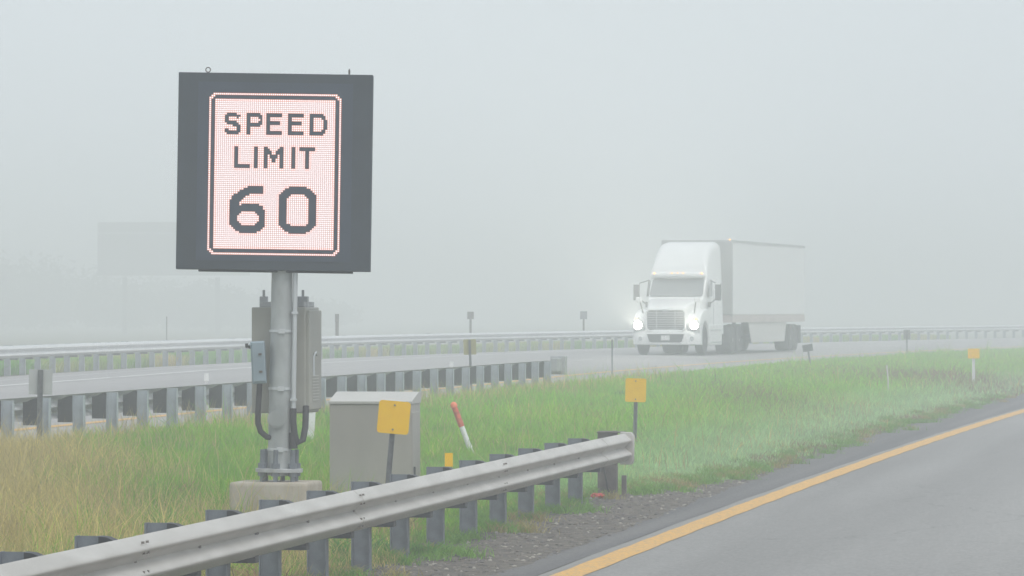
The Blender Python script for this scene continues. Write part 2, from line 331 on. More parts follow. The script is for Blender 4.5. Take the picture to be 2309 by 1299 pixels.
def median_grass(n, ya, yb, wmul, hmul, name, label):
    y=scatter(n,ya,yb); lo=np.maximum(vL(y)+.05, -.113*y-.8); hi=np.minimum(vG(y)+.05, .113*y+.8)
    ok=hi>lo; y,lo,hi=y[ok],lo[ok],hi[ok]
    # accept in proportion to the strip's width
    keep=rng.random(len(y))<(hi-lo)/(hi-lo).max(); y,lo,hi=y[keep],lo[keep],hi[keep]
    x=lo+(hi-lo)*rng.random(len(y)); n=len(x)
    dR=vG(y)-x; dL=x-vL(y)
    n1=vnoise(x,y,2.2,1); n2=vnoise(x,y,.8,2); n3=vnoise(x,y,.35,3)
    h=.10+.19*n1+.12*n2
    h*=np.clip(.28+dR*.45,0.28,1.0)*np.clip(.35+dL*.4,.35,1)
    # dry grass: near the back rail, lower left of the frame, brown patch to the right
    tan=np.clip(1.15-dL/(1.15+.9*np.clip((y-78)/20,0,1)),0,1)*(y<122)*(.7+.5*n2)
    tan=np.maximum(tan, np.clip((-.078*y+.5-x)*.6+ (n1-.4)*1.2,0,1)*(y<60))
    tan=np.maximum(tan, np.clip((48-y)/8+(n1-.45)*1.0,0,1)*(x<-.9)*.85)
    tan=np.maximum(tan, .17*np.clip(n2*1.7-.6,0,1))
    br=np.exp(-((y-131)/13)**2-((x-11.5)/2.2)**2)*.75+np.exp(-((y-100)/13)**2-((x-5.0)/1.2)**2)*.45
    edge=np.clip(1-dR/.5,0,1)*np.clip((n1-.45)*4,0,1)*(y>60)
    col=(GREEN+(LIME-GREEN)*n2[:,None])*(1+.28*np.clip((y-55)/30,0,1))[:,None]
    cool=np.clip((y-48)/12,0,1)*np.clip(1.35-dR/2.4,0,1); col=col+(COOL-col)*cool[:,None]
    pick=(rng.random(n)<tan)[:,None]; col=np.where(pick,TAN*(.8+.4*rng.random(n))[:,None],col)
    pick=(rng.random(n)<np.maximum(br,edge*.7))[:,None]; col=np.where(pick,BROWN,col)
    h=h*(1+.95*(rng.random(n)<tan*.35)+.3*br)
    col=col*((.62+.55*rng.random(n))*(.78+.44*n3))[:,None]
    h=h*(.7+.6*n3)
    w=(.004+.005*rng.random(n))*wmul
    return blades(name,x,y,h*hmul*(.6+.6*rng.random(n)),w,.2+.6*rng.random(n),col,label)
median_grass(300000,24,62,1.0,.95,'grass','green grass mixed with dry stems between the near guardrail and sign pole')
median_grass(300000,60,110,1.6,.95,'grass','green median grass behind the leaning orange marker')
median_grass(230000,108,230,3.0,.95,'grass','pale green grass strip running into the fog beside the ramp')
# dry seed stalks standing above the grass
def stalks(n,label):
    y=27+70*rng.random(n)**1.3; lo=np.maximum(vL(y)+.15,-.113*y-.5); hi=np.minimum(vG(y)-.6,.113*y)
    ok=hi>lo; y,lo,hi=y[ok],lo[ok],hi[ok]; x=lo+(hi-lo)*rng.random(len(y))**1.7
    k=(vnoise(x,y,1.1,9)>.52)&((rng.random(len(x))<.5)|(x<-3.4)|(x-lo<1.0)); x,y=x[k],y[k]; n=len(x)
    col=np.array([.62,.50,.24])*(.6+.6*rng.random(n))[:,None]
    return blades('grass_stalks',x,y,.28+.30*rng.random(n),.006+.003*rng.random(n),.15+.35*rng.random(n),col,label)
stalks(20000,'thin straw-coloured seed stalks standing above the green median grass')
# tufts that spill past the rail onto the gravel and the verge edge
def tufts(nt, ya, yb, per, label):
    X=[];Yy=[];H=[];Cc=[]
    for i in range(nt):
        y0=ya+(yb-ya)*random.random(); x0=gravel_edge(y0)+random.gauss(-.04,.24)
        g=random.random(); base=(GREEN*.75+np.array([.05,.03,.03]) if g<.7 else TAN*.6)
        for k in range(per):
            r=abs(random.gauss(0,.10)); a=random.random()*6.28
            X.append(x0+r*math.cos(a)); Yy.append(y0+r*math.sin(a)*1.5); H.append(random.uniform(.05,.17)); Cc.append(base*random.uniform(.7,1.35))
    n=len(X); return blades('grass_tufts',np.array(X),np.array(Yy),np.array(H),.006+.004*rng.random(n),.5+.7*rng.random(n),np.array(Cc),label)
tufts(260,25,62,110,'ragged green tufts at the edge of the gravel under the near guardrail')
tufts(170,60,115,90,'low grass clumps along the dark shoulder edge right of the rail end')
def far_grass(n):
    y=100+170*rng.random(n)**1.2; x=vR(y)-.4-rng.random(n)**1.5*14
    n1=vnoise(x,y,5,5); n2=vnoise(x,y,1.5,6)
    col=GREEN*1.0+(TAN-GREEN)*np.clip(n1*1.9-.7,0,1)[:,None]; col=col*(.7+.5*rng.random(n))[:,None]
    return blades('grass',x,y,.25+.3*n2,.02+.015*rng.random(n),.3+.5*rng.random(n),col,'patchy green and tan grass behind the far guardrail')
far_grass(110000)
def weeds(nc, ya, yb, label):
    X=[];Yy=[];H=[];Cc=[];Wd=[]
    for i in range(nc):
        y0=ya+(yb-ya)*random.random()**1.2; lo=max(Lf(y0)+.2,-.112*y0); hi=min(gravel_edge(y0)-.1,.112*y0)
        if hi<=lo: continue
        x0=lo+(hi-lo)*random.random()
        if y0>46 and x0>gravel_edge(y0)-2.0: continue
        R0=random.uniform(.08,.24); hh=random.uniform(.14,.34)
        g=random.random(); base=np.array([.13,.32,.05]) if g<.45 else (np.array([.34,.50,.06]) if g<.8 else np.array([.38,.27,.13]))
        for k in range(int(70*R0/.16)):
            q=abs(random.gauss(0,R0*.6)); a=random.random()*6.28
            X.append(x0+q*math.cos(a)); Yy.append(y0+q*math.sin(a)); H.append(hh*random.uniform(.5,1.1)); Cc.append(base*random.uniform(.6,1.4)); Wd.append(random.uniform(.007,.017)*(1+y0/120))
    n=len(X); return blades('weeds',np.array(X),np.array(Yy),np.array(H),np.array(Wd),.4+.8*rng.random(n),np.array(Cc),label)
weeds(420,28,110,'broad-leaved weeds and darker clumps scattered through the median grass')
# ------------------------------------------------------------------ guardrails
def beam_profile(k=26):
    pts=[]
    for i in range(k+1):
        h=.312*i/k; c=(1-math.cos(4*math.pi*h/.312))/2; tt=1-abs((2*h/.312)%1-.5)*2; c=(.45*c+.55*tt)**.85
        pts.append((.083*c,h))
    return pts
def beam_mesh(path, side, ztop, m, name, parent, slots=(), splice=()):
    """path: list of (x,y) along the back plane; side=+1 front is to the right of travel"""
    pr=beam_profile(); rings=[]; 
    for i,(x,y) in enumerate(path):
        a=Vector(path[max(i-1,0)]); b=Vector(path[min(i+1,len(path)-1)]); t=(b-a).normalized(); nrm=Vector((t.y,-t.x))*side
        g=ztop(x,y)
        front=[(x+nrm.x*d,y+nrm.y*d,g-.312+h) for d,h in pr]
        back=[(x+nrm.x*(d-.005),y+nrm.y*(d-.005),g-.312+h) for d,h in reversed(pr)]
        rings.append(front+back)
    b=MB(); b.loft(rings); b.cur=1
    for (x,y,t,nrm,dl) in slots:      # dark slot in the valley, bolt inside
        g=ztop(x,y); rz=math.atan2(t.y,t.x)
        b.box((x+nrm.x*.004,y+nrm.y*.004,g-.156),(.055,.012,.022),rz)
    for (x,y,t,nrm) in splice:
        g=ztop(x,y); rz=math.atan2(t.y,t.x)
        for s in (-.06,.06):
            for zz,dd in ((-.035,.066),(-.10,.072),(-.215,.070),(-.275,.064)):
                b.box((x+t.x*s+nrm.x*dd,y+t.y*s+nrm.y*dd,g+zz),(.020,.016,.014),rz)
    return b.build(name,[m,M['bolt']],parent,smooth=True,angle=60)
def ibeam_mesh(top=.0, length=1.2):
    b=MB(); d=.15; f=.10; t=.009
    # flanges across the rail direction (local x = away from the road, y = along the rail)
    b.box((-d/2+t/2,0,top-length/2),(t,f,length)); b.box((d/2-t/2,0,top-length/2),(t,f,length)); b.box((0,0,top-length/2),(d-2*t-.001,.008,length-.001))
    return b
def block_mesh():
    b=MB(); w=.15
    # tapering grooved composite spacer: profile in x(depth 0..0.2) and z
    prof=[(0,.0),(.05,-.006),(.10,-.028),(.15,-.05),(.199,-.058),(.199,-.36),(0,-.36)]
    b.prism(prof,'Y',-w/2+.012,w/2-.012)
    for i in range(6):
        z=-.085-.052*i
        for s in (-1,1): b.prism([(0.004,z-.014),(.195,z-.014),(.195,z+.014),(.004,z+.014)],'Y',s*(w/2-.012),s*w/2)
    return b
def guardrail(root_label, cat, path_pts, side, zt, beam_m, panel=4, group=None, ext=None):
    """path_pts: post centres; beam stands off to `side`"""
    g0=path_pts[0]; root=empty('guardrail',(g0[0],g0[1],gz(*g0)),0,root_label,cat,group)
    inv=Matrix.Translation(-root.location)
    pm=bm_=None; backs=[]; fr=[]
    for i,(x,y) in enumerate(path_pts):
        a=Vector(path_pts[max(i-1,0)]); b=Vector(path_pts[min(i+1,len(path_pts)-1)]); t=(b-a).normalized(); nrm=Vector((t.y,-t.x))*side
        fr.append((t,nrm)); backs.append((x+nrm.x*.276,y+nrm.y*.276))
        rz=math.atan2(nrm.y,nrm.x); z=zt(x,y)
        if pm is None:
            pm=ibeam_mesh().build('post',M['post_mid'] if ext=='plain' else M['post'],root); bk=block_mesh().build('blockout',M['block'],root); p_,k_=pm,bk
        else:
            p_=pm.copy(); link(p_,root); k_=bk.copy(); link(k_,root)
        j=Vector((rng.normal(0,.004),rng.normal(0,.004),rng.normal(0,.004)))
        p_.location=Vector((x,y,z))-root.location+j; p_.rotation_euler=(rng.normal(0,.006),rng.normal(0,.006),rz+rng.normal(0,.03))
        k_.location=Vector((x+nrm.x*.0755,y+nrm.y*.0755,z))-root.location+j; k_.rotation_euler=(0,0,rz)
    zb=lambda x,y: zt(x,y)-root.location.z
    n=len(backs); i=0
    while i<n-1:
        j=min(i+panel,n-1)
        seg=backs[i:j+1]; t,nr=fr[i]
        dense=[]
        for q in range(len(seg)-1):
            for s in range(2):
                f=s/2; dense.append((seg[q][0]*(1-f)+seg[q+1][0]*f,seg[q][1]*(1-f)+seg[q+1][1]*f))
        dense.append(seg[-1])
        # panels lap 5 cm and step 4 mm so the joint shows
        e=fr[j][0]; dense[-1]=(dense[-1][0]+e.x*.05,dense[-1][1]+e.y*.05)
        dense=[(x-root.location.x+nr.x*.004*((i//panel)%2),y-root.location.y+nr.y*.004*((i//panel)%2)) for x,y in dense]
        sl=[(x-root.location.x,y-root.location.y,fr[i+q][0],fr[i+q][1],0) for q,(x,y) in enumerate(seg[:-1])]
        if ext!='plain':
            half=[((seg[q][0]+seg[q+1][0])/2-root.location.x,(seg[q][1]+seg[q+1][1])/2-root.location.y,fr[i+q][0],fr[i+q][1],0) for q in range(len(seg)-1)]
            pass
        sp=[(seg[0][0]-root.location.x,seg[0][1]-root.location.y,fr[i][0],fr[i][1])]
        beam_mesh(dense,side,lambda X,Y:zb(X+root.location.x,Y+root.location.y),beam_m,'rail_beam',root,sl if ext!='plain' else (),sp if ext!='plain' else ())
        i=j
    return root,fr,backs
# near rail: posts 0..13 measured, extended towards the viewer
P0=Vector((-2.83,26.95)); P1=Vector((.68,50.8)); st_=(P1-P0)/13
near_pts=[tuple(P0+st_*i) for i in range(-7,14)]
near,frn,bkn=guardrail('near grey W-beam guardrail along the ramp shoulder with a squared-off end','guardrail',near_pts,1,lambda x,y:.752,M['galv_near'],4)
# offset so that a splice falls on post 1,5,9,13 (list index 8,12,...)
t,nr=frn[-1]; e0=Vector(bkn[-1])
def loc3(v,z): return Vector((v[0],v[1],z))-near.location
endp=Vector((.68,50.8))+t*2.35
# last beam piece, end post, strut, cable and buffer head
beam_mesh([(e0.x-near.location.x+t.x*s+nr.x*.006,e0.y-near.location.y+t.y*s+nr.y*.006) for s in (-.05,.5,1.0,1.6,2.10)],1,lambda x,y:.752-near.location.z,M['galv_near'],'rail_beam',near,
   [(e0.x+t.x*q-near.location.x,e0.y+t.y*q-near.location.y,t,nr,0) for q in (1.3,)],())
rzn=math.atan2(nr.y,nr.x)
b=MB(); b.box((0,0,.02),(.21,.16,1.46)); o=b.build('end_post',M['post_rust'],near,bevel=.008); o.location=loc3(endp+nr*.05,.02); o.rotation_euler=(0,0,rzn)
b=MB(); b.box((0,0,.0),(.30,.22,.012)); o=b.build('post_cap',M['post_rust'],near); o.location=loc3(endp+nr*.09,.758); o.rotation_euler=(0,0,rzn)
b=MB(); b.box((0,0,.05),(.05,.07,.34)); o=b.build('strut',M['post_rust'],near); o.location=loc3(endp+t*.12+nr*.22,.05); o.rotation_euler=(0,0,rzn)
b=MB(); b.tube([(0,0,0),(.03,.0,-.2),(.07,0,-.42),(.075,0,-.47)],.009,8); b.box((.075,0,-.45),(.05,.04,.05)); o=b.build('anchor_cable',M['black'],near); o.location=loc3(endp-t*.10+nr*.0,.50); o.rotation_euler=(0,0,rzn)
# buffer head: rounded end shoe closing the beam
b=MB(); b.prism([(-.05,-.36),(.075,-.36),(.095,-.33),(.10,-.20),(.10,-.04),(.07,.0),(-.05,.0)],'Y',-.07,.06)
o=b.build('buffer_head',M['galv_near'],near,smooth=True,bevel=.007,seg=2)
o.location=loc3(e0+t*2.10+nr*.0,.765); o.rotation_euler=(0,0,rzn)
# middle rail (seen from behind)
Q0=Vector((-6.37,59.9)); Q1=Vector((.79,105.7)); sq=(Q1-Q0)/25
mid_pts=[tuple(Q0+sq*i) for i in range(-5,26)]
mid,frm,bkm=guardrail('middle guardrail seen from its post side, dark spacers between grey posts','guardrail',mid_pts,-1,lambda x,y:.984,M['galv'],4,ext='plain')
t2,nr2=frm[-1]; em=Vector(bkm[-1])
beam_mesh([(em.x-mid.location.x+t2.x*q-nr2.x*.03,em.y-mid.location.y+t2.y*q-nr2.y*.03) for q in (-.05,.6,1.2,1.9)],-1,lambda x,y:.984-mid.location.z,M['galv'],'rail_beam',mid)
b=MB(); b.box((0,0,-.21),(.34,.30,.42)); b.box((-.02,.40,-.20),(.16,.95,.30)); o=b.build('impact_head',M['galv'],mid,bevel=.012)
o.location=Vector((em.x+t2.x*1.9-nr2.x*.25,em.y+t2.y*1.9-nr2.y*.25,1.09))-mid.location; o.rotation_euler=(0,0,math.atan2(nr2.y,nr2.x))
b=MB(); b.box((0,0,-.5),(.12,.12,1.0)); o=b.build('end_post',M['post'],mid); o.location=Vector((em.x+t2.x*.6-nr2.x*.15,em.y+t2.y*.6-nr2.y*.15,.96))-mid.location
# far rail
pts=[];Y=112.0
while Y<286:
    pts.append((Rf(Y)-.3,Y)); sl=(Rf(Y+.5)-Rf(Y-.5)); Y+=1.905/math.sqrt(1+sl*sl)
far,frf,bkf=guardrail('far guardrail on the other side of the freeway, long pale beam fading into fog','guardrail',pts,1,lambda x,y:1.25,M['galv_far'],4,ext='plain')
# ------------------------------------------------------------------ LED speed limit sign
def T(px,py,s): return ((px-1154.5)/s,(700-py)/s+CAMZ)
S=245.0; SY=10700/S
px_,_=T(629,1080,S)
sign=empty('speed_limit_sign',(px_,SY,.60),0,'square dark electronic sign reading SPEED LIMIT 60 on a grey steel pole','road sign',rot=(0,R(.85),0))
H=1.81; W=1.785; zb=1.885; cx=-.078
b=MB(); b.box((cx,0,zb+H/2),(W,.22,H)); b.box((cx+.02,.03,zb-.009),(1.42,.16,.018))
o=b.build('sign_housing',M['housing'],sign,bevel=.006)
b=MB(); b.box((cx,-.112,zb+H/2+.0),(1.42,.006,1.64)); b.build('display_face',M['face'],sign)
pitch=.0181; NC=67; NR=82
x0l=cx-NC*pitch/2+.0; z0t=zb+H-.185
G=np.zeros((NR,NC),bool)
G[0,3:NC-3]=1; G[NR-1,3:NC-3]=1; G[3:NR-3,0]=1; G[3:NR-3,NC-1]=1
for r_,c_ in ((0,2),(1,2),(1,1),(2,1),(2,0)):
    for rr in (r_,NR-1-r_):
        for cc in (c_,NC-1-c_): G[rr,cc]=1
G[3:NR-3,3:NC-3]=1
GL={'S':[".#####..","########","##....#.","##......","######..",".######.","....####","......##","##....##","########",".######."],
'P':["#######.","########","##....##","##.....#","##....##","########","#######.","##......","##......","##......","##......"],
'E':["########","########","##......","##......","#######.","#######.","##......","##......","##......","########","########"],
'D':["#######..","########.","##....##.","##.....##","##.....##","##.....##","##.....##","##.....##","##....##.","########.","#######.."],
'L':["##......"]*9+["########"]*2,
'I':["##"]*11,
'M':["##......##","###....###","####..####","####..####","##.####.##","##.####.##","##..##..##","##..##..##","##......##","##......##","##......##"],
'T':["########"]*2+["...##..."]*9}
def put(ch,r0,c0):
    for i,row in enumerate(GL[ch]):
        for j,q in enumerate(row):
            if q=='#': G[r0+i,c0+j]=0
for ch,c in (('S',8),('P',19),('E',29),('E',40),('D',51)): put(ch,10,c)
for ch,c in (('L',13),('I',23),('M',28),('I',42),('T',46)): put(ch,27,c)
six=[[(9,17)],[(7,17)],[(5,17)],[(4,17)],[(2,10)],[(1,8)],[(1,7)],[(0,6)],[(0,5)],[(0,5),(6,15)],[(0,17)],[(0,17)],[(0,18)],[(0,6),(13,18)],[(0,5),(14,18)],[(0,4),(15,18)],[(0,4),(15,18)],[(0,4),(15,18)],[(0,5),(14,18)],[(0,6),(13,18)],[(1,18)],[(2,17)],[(3,16)],[(5,14)]]
zero=[[(5,14)],[(3,16)],[(2,17)],[(1,18)],[(0,6),(13,19)],[(0,5),(14,19)]]+[[(0,4),(15,19)]]*13+[[(0,6),(14,19)],[(1,18)],[(2,17)],[(3,16)],[(5,14)]]
for dg,c0 in ((six,11),(zero,36)):
    for i,row in enumerate(dg):
        for a,c in row: G[47+i,c0+a:c0+c]=0
lw=MB(); lr=MB(); le=MB()
def lit(a,c): return 0<=a<NR and 0<=c<NC and G[a,c]
for r_ in range(NR):
    for c_ in range(NC):
        if G[r_,c_]:
            x=x0l+(c_+.5)*pitch; z=z0t-(r_+.5)*pitch
            edge_=not(lit(r_-1,c_) and lit(r_+1,c_) and lit(r_,c_-1) and lit(r_,c_+1))
            h=.0064; k=.0094 if edge_ else .0088
            (le if edge_ else lr).add([(x-k,-.1165,z-k),(x+k,-.1165,z-k),(x+k,-.1165,z+k),(x-k,-.1165,z+k)],[(0,1,2,3)])
            lw.add([(x-h,-.119,z-h),(x+h,-.119,z-h),(x+h,-.119,z+h),(x-h,-.119,z+h)],[(0,1,2,3)])
lr.build('led_rims',M['ledred'],sign); le.build('led_fringe',M['ledfringe'],sign); lw.build('led_matrix',M['led'],sign)
for s,rot in ((-.63,0),(.67,R(80))):
    b=MB(); b.tube([(.022*math.cos(a),0,.022*math.sin(a)) for a in [2*math.pi*k/12 for k in range(13)]],.005,6); b.box((0,0,-.028),(.02,.012,.02))
    o=b.build('eye_bolt',M['post_rust'],sign,smooth=True); o.location=(cx+s+.0,0,zb+H+.03); o.rotation_euler=(0,0,rot)
b=MB(); b.tube([(0,.04,.0),(0,.04,1.9)],[.108,.097],28); b.box((0,.155,2.5),(.30,.05,1.2)); b.build('pole',M['pole'],sign,smooth=True,angle=50)
for z in (.24,.8,1.33):
    b=MB(); b.tube([(0,.04,z-.012),(0,.04,z+.012)],.1115,28); b.box((.01,-.072,z),(.06,.012,.045)); b.build('pole_band',M['silver'],sign,smooth=True)
b=MB(); b.tube([(-.025,-.06,.52),(-.025,-.085,.52)],.085,24); b.tube([(-.025,-.085,.52),(-.025,-.092,.52)],.07,24); b.build('handhole_cover',M['pole'],sign,smooth=True)
b=MB(); b.prism([(.22*math.cos(a),.04+.22*math.sin(a)) for a in [2*math.pi*(k+.5)/16 for k in range(16)]],'Z',.03,.065); b.build('base_plate',M['galv'],sign,bevel=.004)
ab=None
for k in range(6):
    a=2*math.pi*(k+.35)/6
    if ab is None:
        b=MB(); b.tube([(0,0,-.08),(0,0,.24)],.022,10); b.tube([(0,0,.068),(0,0,.115)],.040,6); b.tube([(0,0,-.005),(0,0,.028)],.040,6); ab=b.build('anchor_bolt',M['post'],sign,smooth=True); o=ab
    else: o=link(ab.copy(),sign)
    o.location=(.165*math.cos(a),.04+.165*math.sin(a),0)
b=MB(); b.tube([(.125,-.02,1.88),(.125,-.02,.62)],.022,12)
for z in (.70,1.5): b.box((.125,-.02,z),(.06,.06,.02))
b.build('conduit',M['silver'],sign,smooth=True)
b=MB(); b.tube([(.125,-.02,.62),(.125,-.03,.50),(.14,-.035,.38),(.17,-.03,.30),(.215,.0,.33),(.235,.04,.45),(.235,.1,.64)],.030,10); b.tube([(.125,-.02,.40),(.13,-.02,.25)],.04,10); b.build('flexible_conduit',M['black'],sign,smooth=True)
# footing
fc=T(622,1090,S)
def rrect(w,d,r,n=5):
    out=[]
    for (sx,sy,a0) in ((1,1,0),(-1,1,90),(-1,-1,180),(1,-1,270)):
        for k in range(n+1):
            a=R(a0+90*k/n); out.append((sx*(w/2-r)+r*math.cos(a),sy*(d/2-r)+r*math.sin(a)))
    return out
b=MB(); rr=[]
for z,s in ((-.6,1),(.40,1),(.425,.985),(.435,.96)): rr.append([(x*s,y*s,z) for x,y in rrect(.74,.74,.06)])
b.loft(rr); foot=b.build('concrete_footing',M['concrete'],smooth=True,angle=35); foot.location=(fc[0],SY+.05,.11); foot.rotation_euler=(0,0,R(-9))
tag(foot,'square weathered concrete footing under the speed sign pole','footing')
# ------------------------------------------------------------------ cabinets on the pole
cab=empty('equipment_cabinet',(T(652,930,240)[0],SY+.50,1.17),R(-8.5),'tall grey-beige equipment cabinet with louvred door mounted behind the sign pole','cabinet')
b=MB(); b.box((-.015,.0,.49),(.51,.66,.98)); b.build('cabinet_body',M['tan'],cab,bevel=.012)
b=MB(); b.box((.252,.0,.49),(.035,.60,.92)); dr=b.build('door',M['tan'],cab,bevel=.008)
b=MB()
for k in range(9): b.box((.273,-.02,.12+.028*k),(.012,.30,.012))
b.build('louvre',M['alum_lid'],dr)
b=MB(); b.tube([(.275,-.12,.34),(.275,-.12,.52),(.285,-.11,.55),(.285,-.06,.56),(.285,-.03,.53)],.011,8); b.build('handle',M['silver'],dr,smooth=True)
b=MB(); b.box((0,0,1.005),(.42,.50,.05)); b.box((-.20,-.1,1.03),(.07,.07,.10)); b.box((.17,-.1,1.03),(.10,.07,.10)); b.tube([(-.20,-.1,1.06),(-.20,-.1,1.14)],.014,8); b.tube([(.17,-.1,1.06),(.17,-.1,1.14)],.014,8)
b.build('mounting_bracket',M['galv'],cab,bevel=.006)
sx=T(586,865,S)
dis=empty('switch_box',(sx[0],SY-.02,sx[1]),0,'small blue-grey switch box strapped to the left of the sign pole','electrical box',rot=(0,R(-3),0))
b=MB(); b.box((0,0,.195),(.13,.12,.39)); b.box((-.055,-.01,.36),(.05,.1,.02)); b.build('box_body',M['bluebox'],dis,bevel=.010)
b=MB(); b.box((.005,-.066,.20),(.115,.012,.36)); b.build('box_cover',M['bluebox'],dis,bevel=.005)
b=MB(); b.tube([(-.06,0,.33),(-.10,-.03,.355)],.012,8); b.tube([(-.10,-.03,.335),(-.10,-.03,.375)],.014,8); b.build('switch_lever',M['black'],dis,smooth=True)
b=MB()
for p in ((.02,.27),(.02,.11)): b.box((p[0],-.075,p[1]),(.03,.012,.02))
b.build('latch',M['post_rust'],dis)
b=MB(); b.tube([(.0,0,.0),(-.015,0,-.12),(-.03,0,-.27),(-.035,0,-.36),(-.015,0,-.44),(.04,0,-.495),(.11,.02,-.50)],.027,12); b.build('flexible_conduit',M['black'],dis,smooth=True)
# ground cabinet
gc=empty('ground_cabinet',(T(846,1100,226)[0],10700/226,.07),R(-7),'plain waist-high aluminium utility cabinet with pale sloping lid beside the sign','cabinet')
b=MB(); b.box((0,0,.56),(.82,.62,1.12)); b.build('cabinet_body',M['alum'],gc,bevel=.004)
b=MB(); b.prism([(-.325,1.122),(.32,1.122),(.32,1.235),(.15,1.235),(-.325,1.150)],'X',-.418,.418); b.build('lid',M['alum_lid'],gc,bevel=.004)
b=MB(); b.box((.415,-.05,.55),(.012,.50,.98)); dd=b.build('door',M['alum'],gc,bevel=.004)
b=MB(); b.box((.428,-.22,.45),(.02,.03,.10)); b.build('handle',M['black'],dd)
# ------------------------------------------------------------------ delineators
def delineator(px,Yd,ztop,w,h,m,label,name='delineator',tilt=0.0,turn=0.0,side=0.08,post_m='upost',zbase=None,poff=0.0,front=True,pw=.045,corner=.03):
    s=10700/Yd; x=(px-1154.5)/s; zg=gz(x,Yd)
    o=empty(name,(x,Yd,zg),0,label,'delineator','roadside delineator plates on posts',rot=(0,tilt,turn))
    zt=ztop-zg
    b=MB(); b.prism(rrect(w,h,corner,4),'Z',-.0015,.0015); pl=b.build('plate',M[m],o)
    pl.location=(0,(-.03 if front else .03),zt-h/2); pl.rotation_euler=(R(90),0,0)
    b=MB(); L_=zt-(h*.02 if not front else h*.02)+.0
    # U-channel post
    b.box((0,.010,(L_-.5)/2),(pw,.006,L_+.5)); b.box((-pw/2,-.006,(L_-.5)/2),(.006,.026,L_+.5)); b.box((pw/2,-.006,(L_-.5)/2),(.006,.026,L_+.5))
    b.build('post',M[post_m],o)
    if front:
        b=MB(); 
        for q in (.04,h-.04): b.tube([(0,-.030,zt-q),(0,-.040,zt-q)],.009,8)
        b.build('plate_bolt',M['upost'],o)
    return o
def zpx(py,Yd): return CAMZ+(700-py)*Yd/10700
delineator(866,44.8,zpx(903,44.8),.30,.31,'yellow','square orange-yellow plate tilted in front of the aluminium cabinet',tilt=R(5),turn=R(4))
delineator(1431,69,zpx(853,69),.31,.345,'yellow','orange-yellow plate on a thin post just right of the near rail end',tilt=R(1.5),turn=R(-14))
delineator(2195,124,zpx(786,124),.31,.26,'yellow_far','faded yellow plate on a white post far right in the grass',post_m='white_pl',turn=R(6),pw=.07)
delineator(1063,101,zpx(765,101),.27,.33,'olive','dull olive back of a plate standing behind the middle guardrail',front=False,tilt=R(-2),corner=.02)
delineator(88,58.3,zpx(833,58.3),.29,.31,'signback','bare grey back of a plate at the left end of the middle guardrail',front=False,tilt=R(1),corner=.006,pw=.06)
delineator(1380,122,zpx(765,122),.30,.26,'signback','plate turned edge-on atop a lone dark post in front of the far rail',turn=R(88),pw=.03)
delineator(1829,148,zpx(776,148),.32,.22,'upost','small dark plate leaning on a post right of the truck trailer',tilt=R(-9),front=False,corner=.005)
delineator(2045,184,zpx(744,184),.26,.36,'guide','faint grey-green plate on a post at the far freeway edge',front=False,corner=.01)
# slanting bare stick
s_=10700/108.; x_=(2005-1154.5)/s_; zg=gz(x_,108)
o=MB().tube([(0,0,-.2),(-.03,0,.5),(-.055,0,.80)],[.020,.018,.016],8).build('wooden_stake',M['skirt'],smooth=True); o.location=(x_,108,zg)
tag(o,'thin bare grey stake leaning slightly in the grass on the right','stake')
# orange and white utility marker
ym=63; s_=10700/ym; x_=(1069-1154.5)/s_; zg=gz(x_,ym)
mk=empty('marker_post',(x_,ym,zg),0,'leaning white marker post with orange upper half and cap','marker post',rot=(0,R(-20.5),0))
b=MB(); b.tube([(0,0,-.15),(0,0,.47)],.035,14); b.build('white_sleeve',M['white_pl'],mk,smooth=True)
b=MB(); b.tube([(0,0,.47),(0,0,.75)],.039,14); b.build('orange_band',M['orange_pl'],mk,smooth=True)
b=MB(); b.tube([(0,0,.745),(0,0,.78),(0,0,.805),(0,0,.818)],[.045,.045,.034,.012],14); b.build('cap',M['orange_tip'],mk,smooth=True)
ym=64; s_=10700/ym; x_=(698-1154.5)/s_; zg=gz(x_,ym)
mk=empty('marker_post',(x_,ym,zg),0,'flat white flexible marker post directly behind the sign pole','marker post',rot=(0,R(4),R(10)))
b=MB(); b.box((0,0,.45),(.092,.015,1.2)); b.build('blade',M['white_pl'],mk,bevel=.004)
b=MB(); b.box((0,-.001,1.12),(.094,.019,.13)); b.build('cap',M['orange_pl'],mk,bevel=.004)
# rail reflectors
def reflector(px,Yd,zb_,m,w,h,label):
    x=(px-1154.5)*Yd/10700
    o=empty('rail_reflector',(x,Yd,zb_),R(5),label,'reflector','small reflectors clipped to guardrail tops')
    b=MB(); b.box((0,0,h/2),(w,.006,h)); b.build('reflector_face',m,o)
    b=MB(); b.box((0,.02,h/2-.04),(w*.4,.025,h)); b.build('bracket',M['white_pl'],o)
    return o
reflector(1012,43.6,.685,M['yellow'],.075,.125,'small yellow reflector clipped to the top of the near guardrail')
reflector(465.5,78.5,.95,M['white_pl'],.075,.13,'white reflector on the middle guardrail left of the sign pole')
reflector(1018,96.8,.955,M['white_pl'],.075,.12,'white reflector on the middle guardrail just left of the olive plate')
# litter
xl=(1346-1154.5)*52.6/10700
b=MB(); rr=[]
for i in range(7):
    a=i/6; r0=.045*math.sin(math.pi*(.15+.7*a)); rr.append([(-.06+.13*a, r0*math.cos(q)*(1+.3*math.sin(3*q+i)), .03+r0*.6*math.sin(q)*(1+.25*math.cos(2*q+2*i))) for q in [2*math.pi*k/8 for k in range(8)]])
b.loft(rr); o=b.build('litter',M['red']); o.location=(xl,52.6,.03); o.scale=(1.2,1.2,1.2); tag(o,'crumpled red scrap of litter lying left of the rail end post','litter')
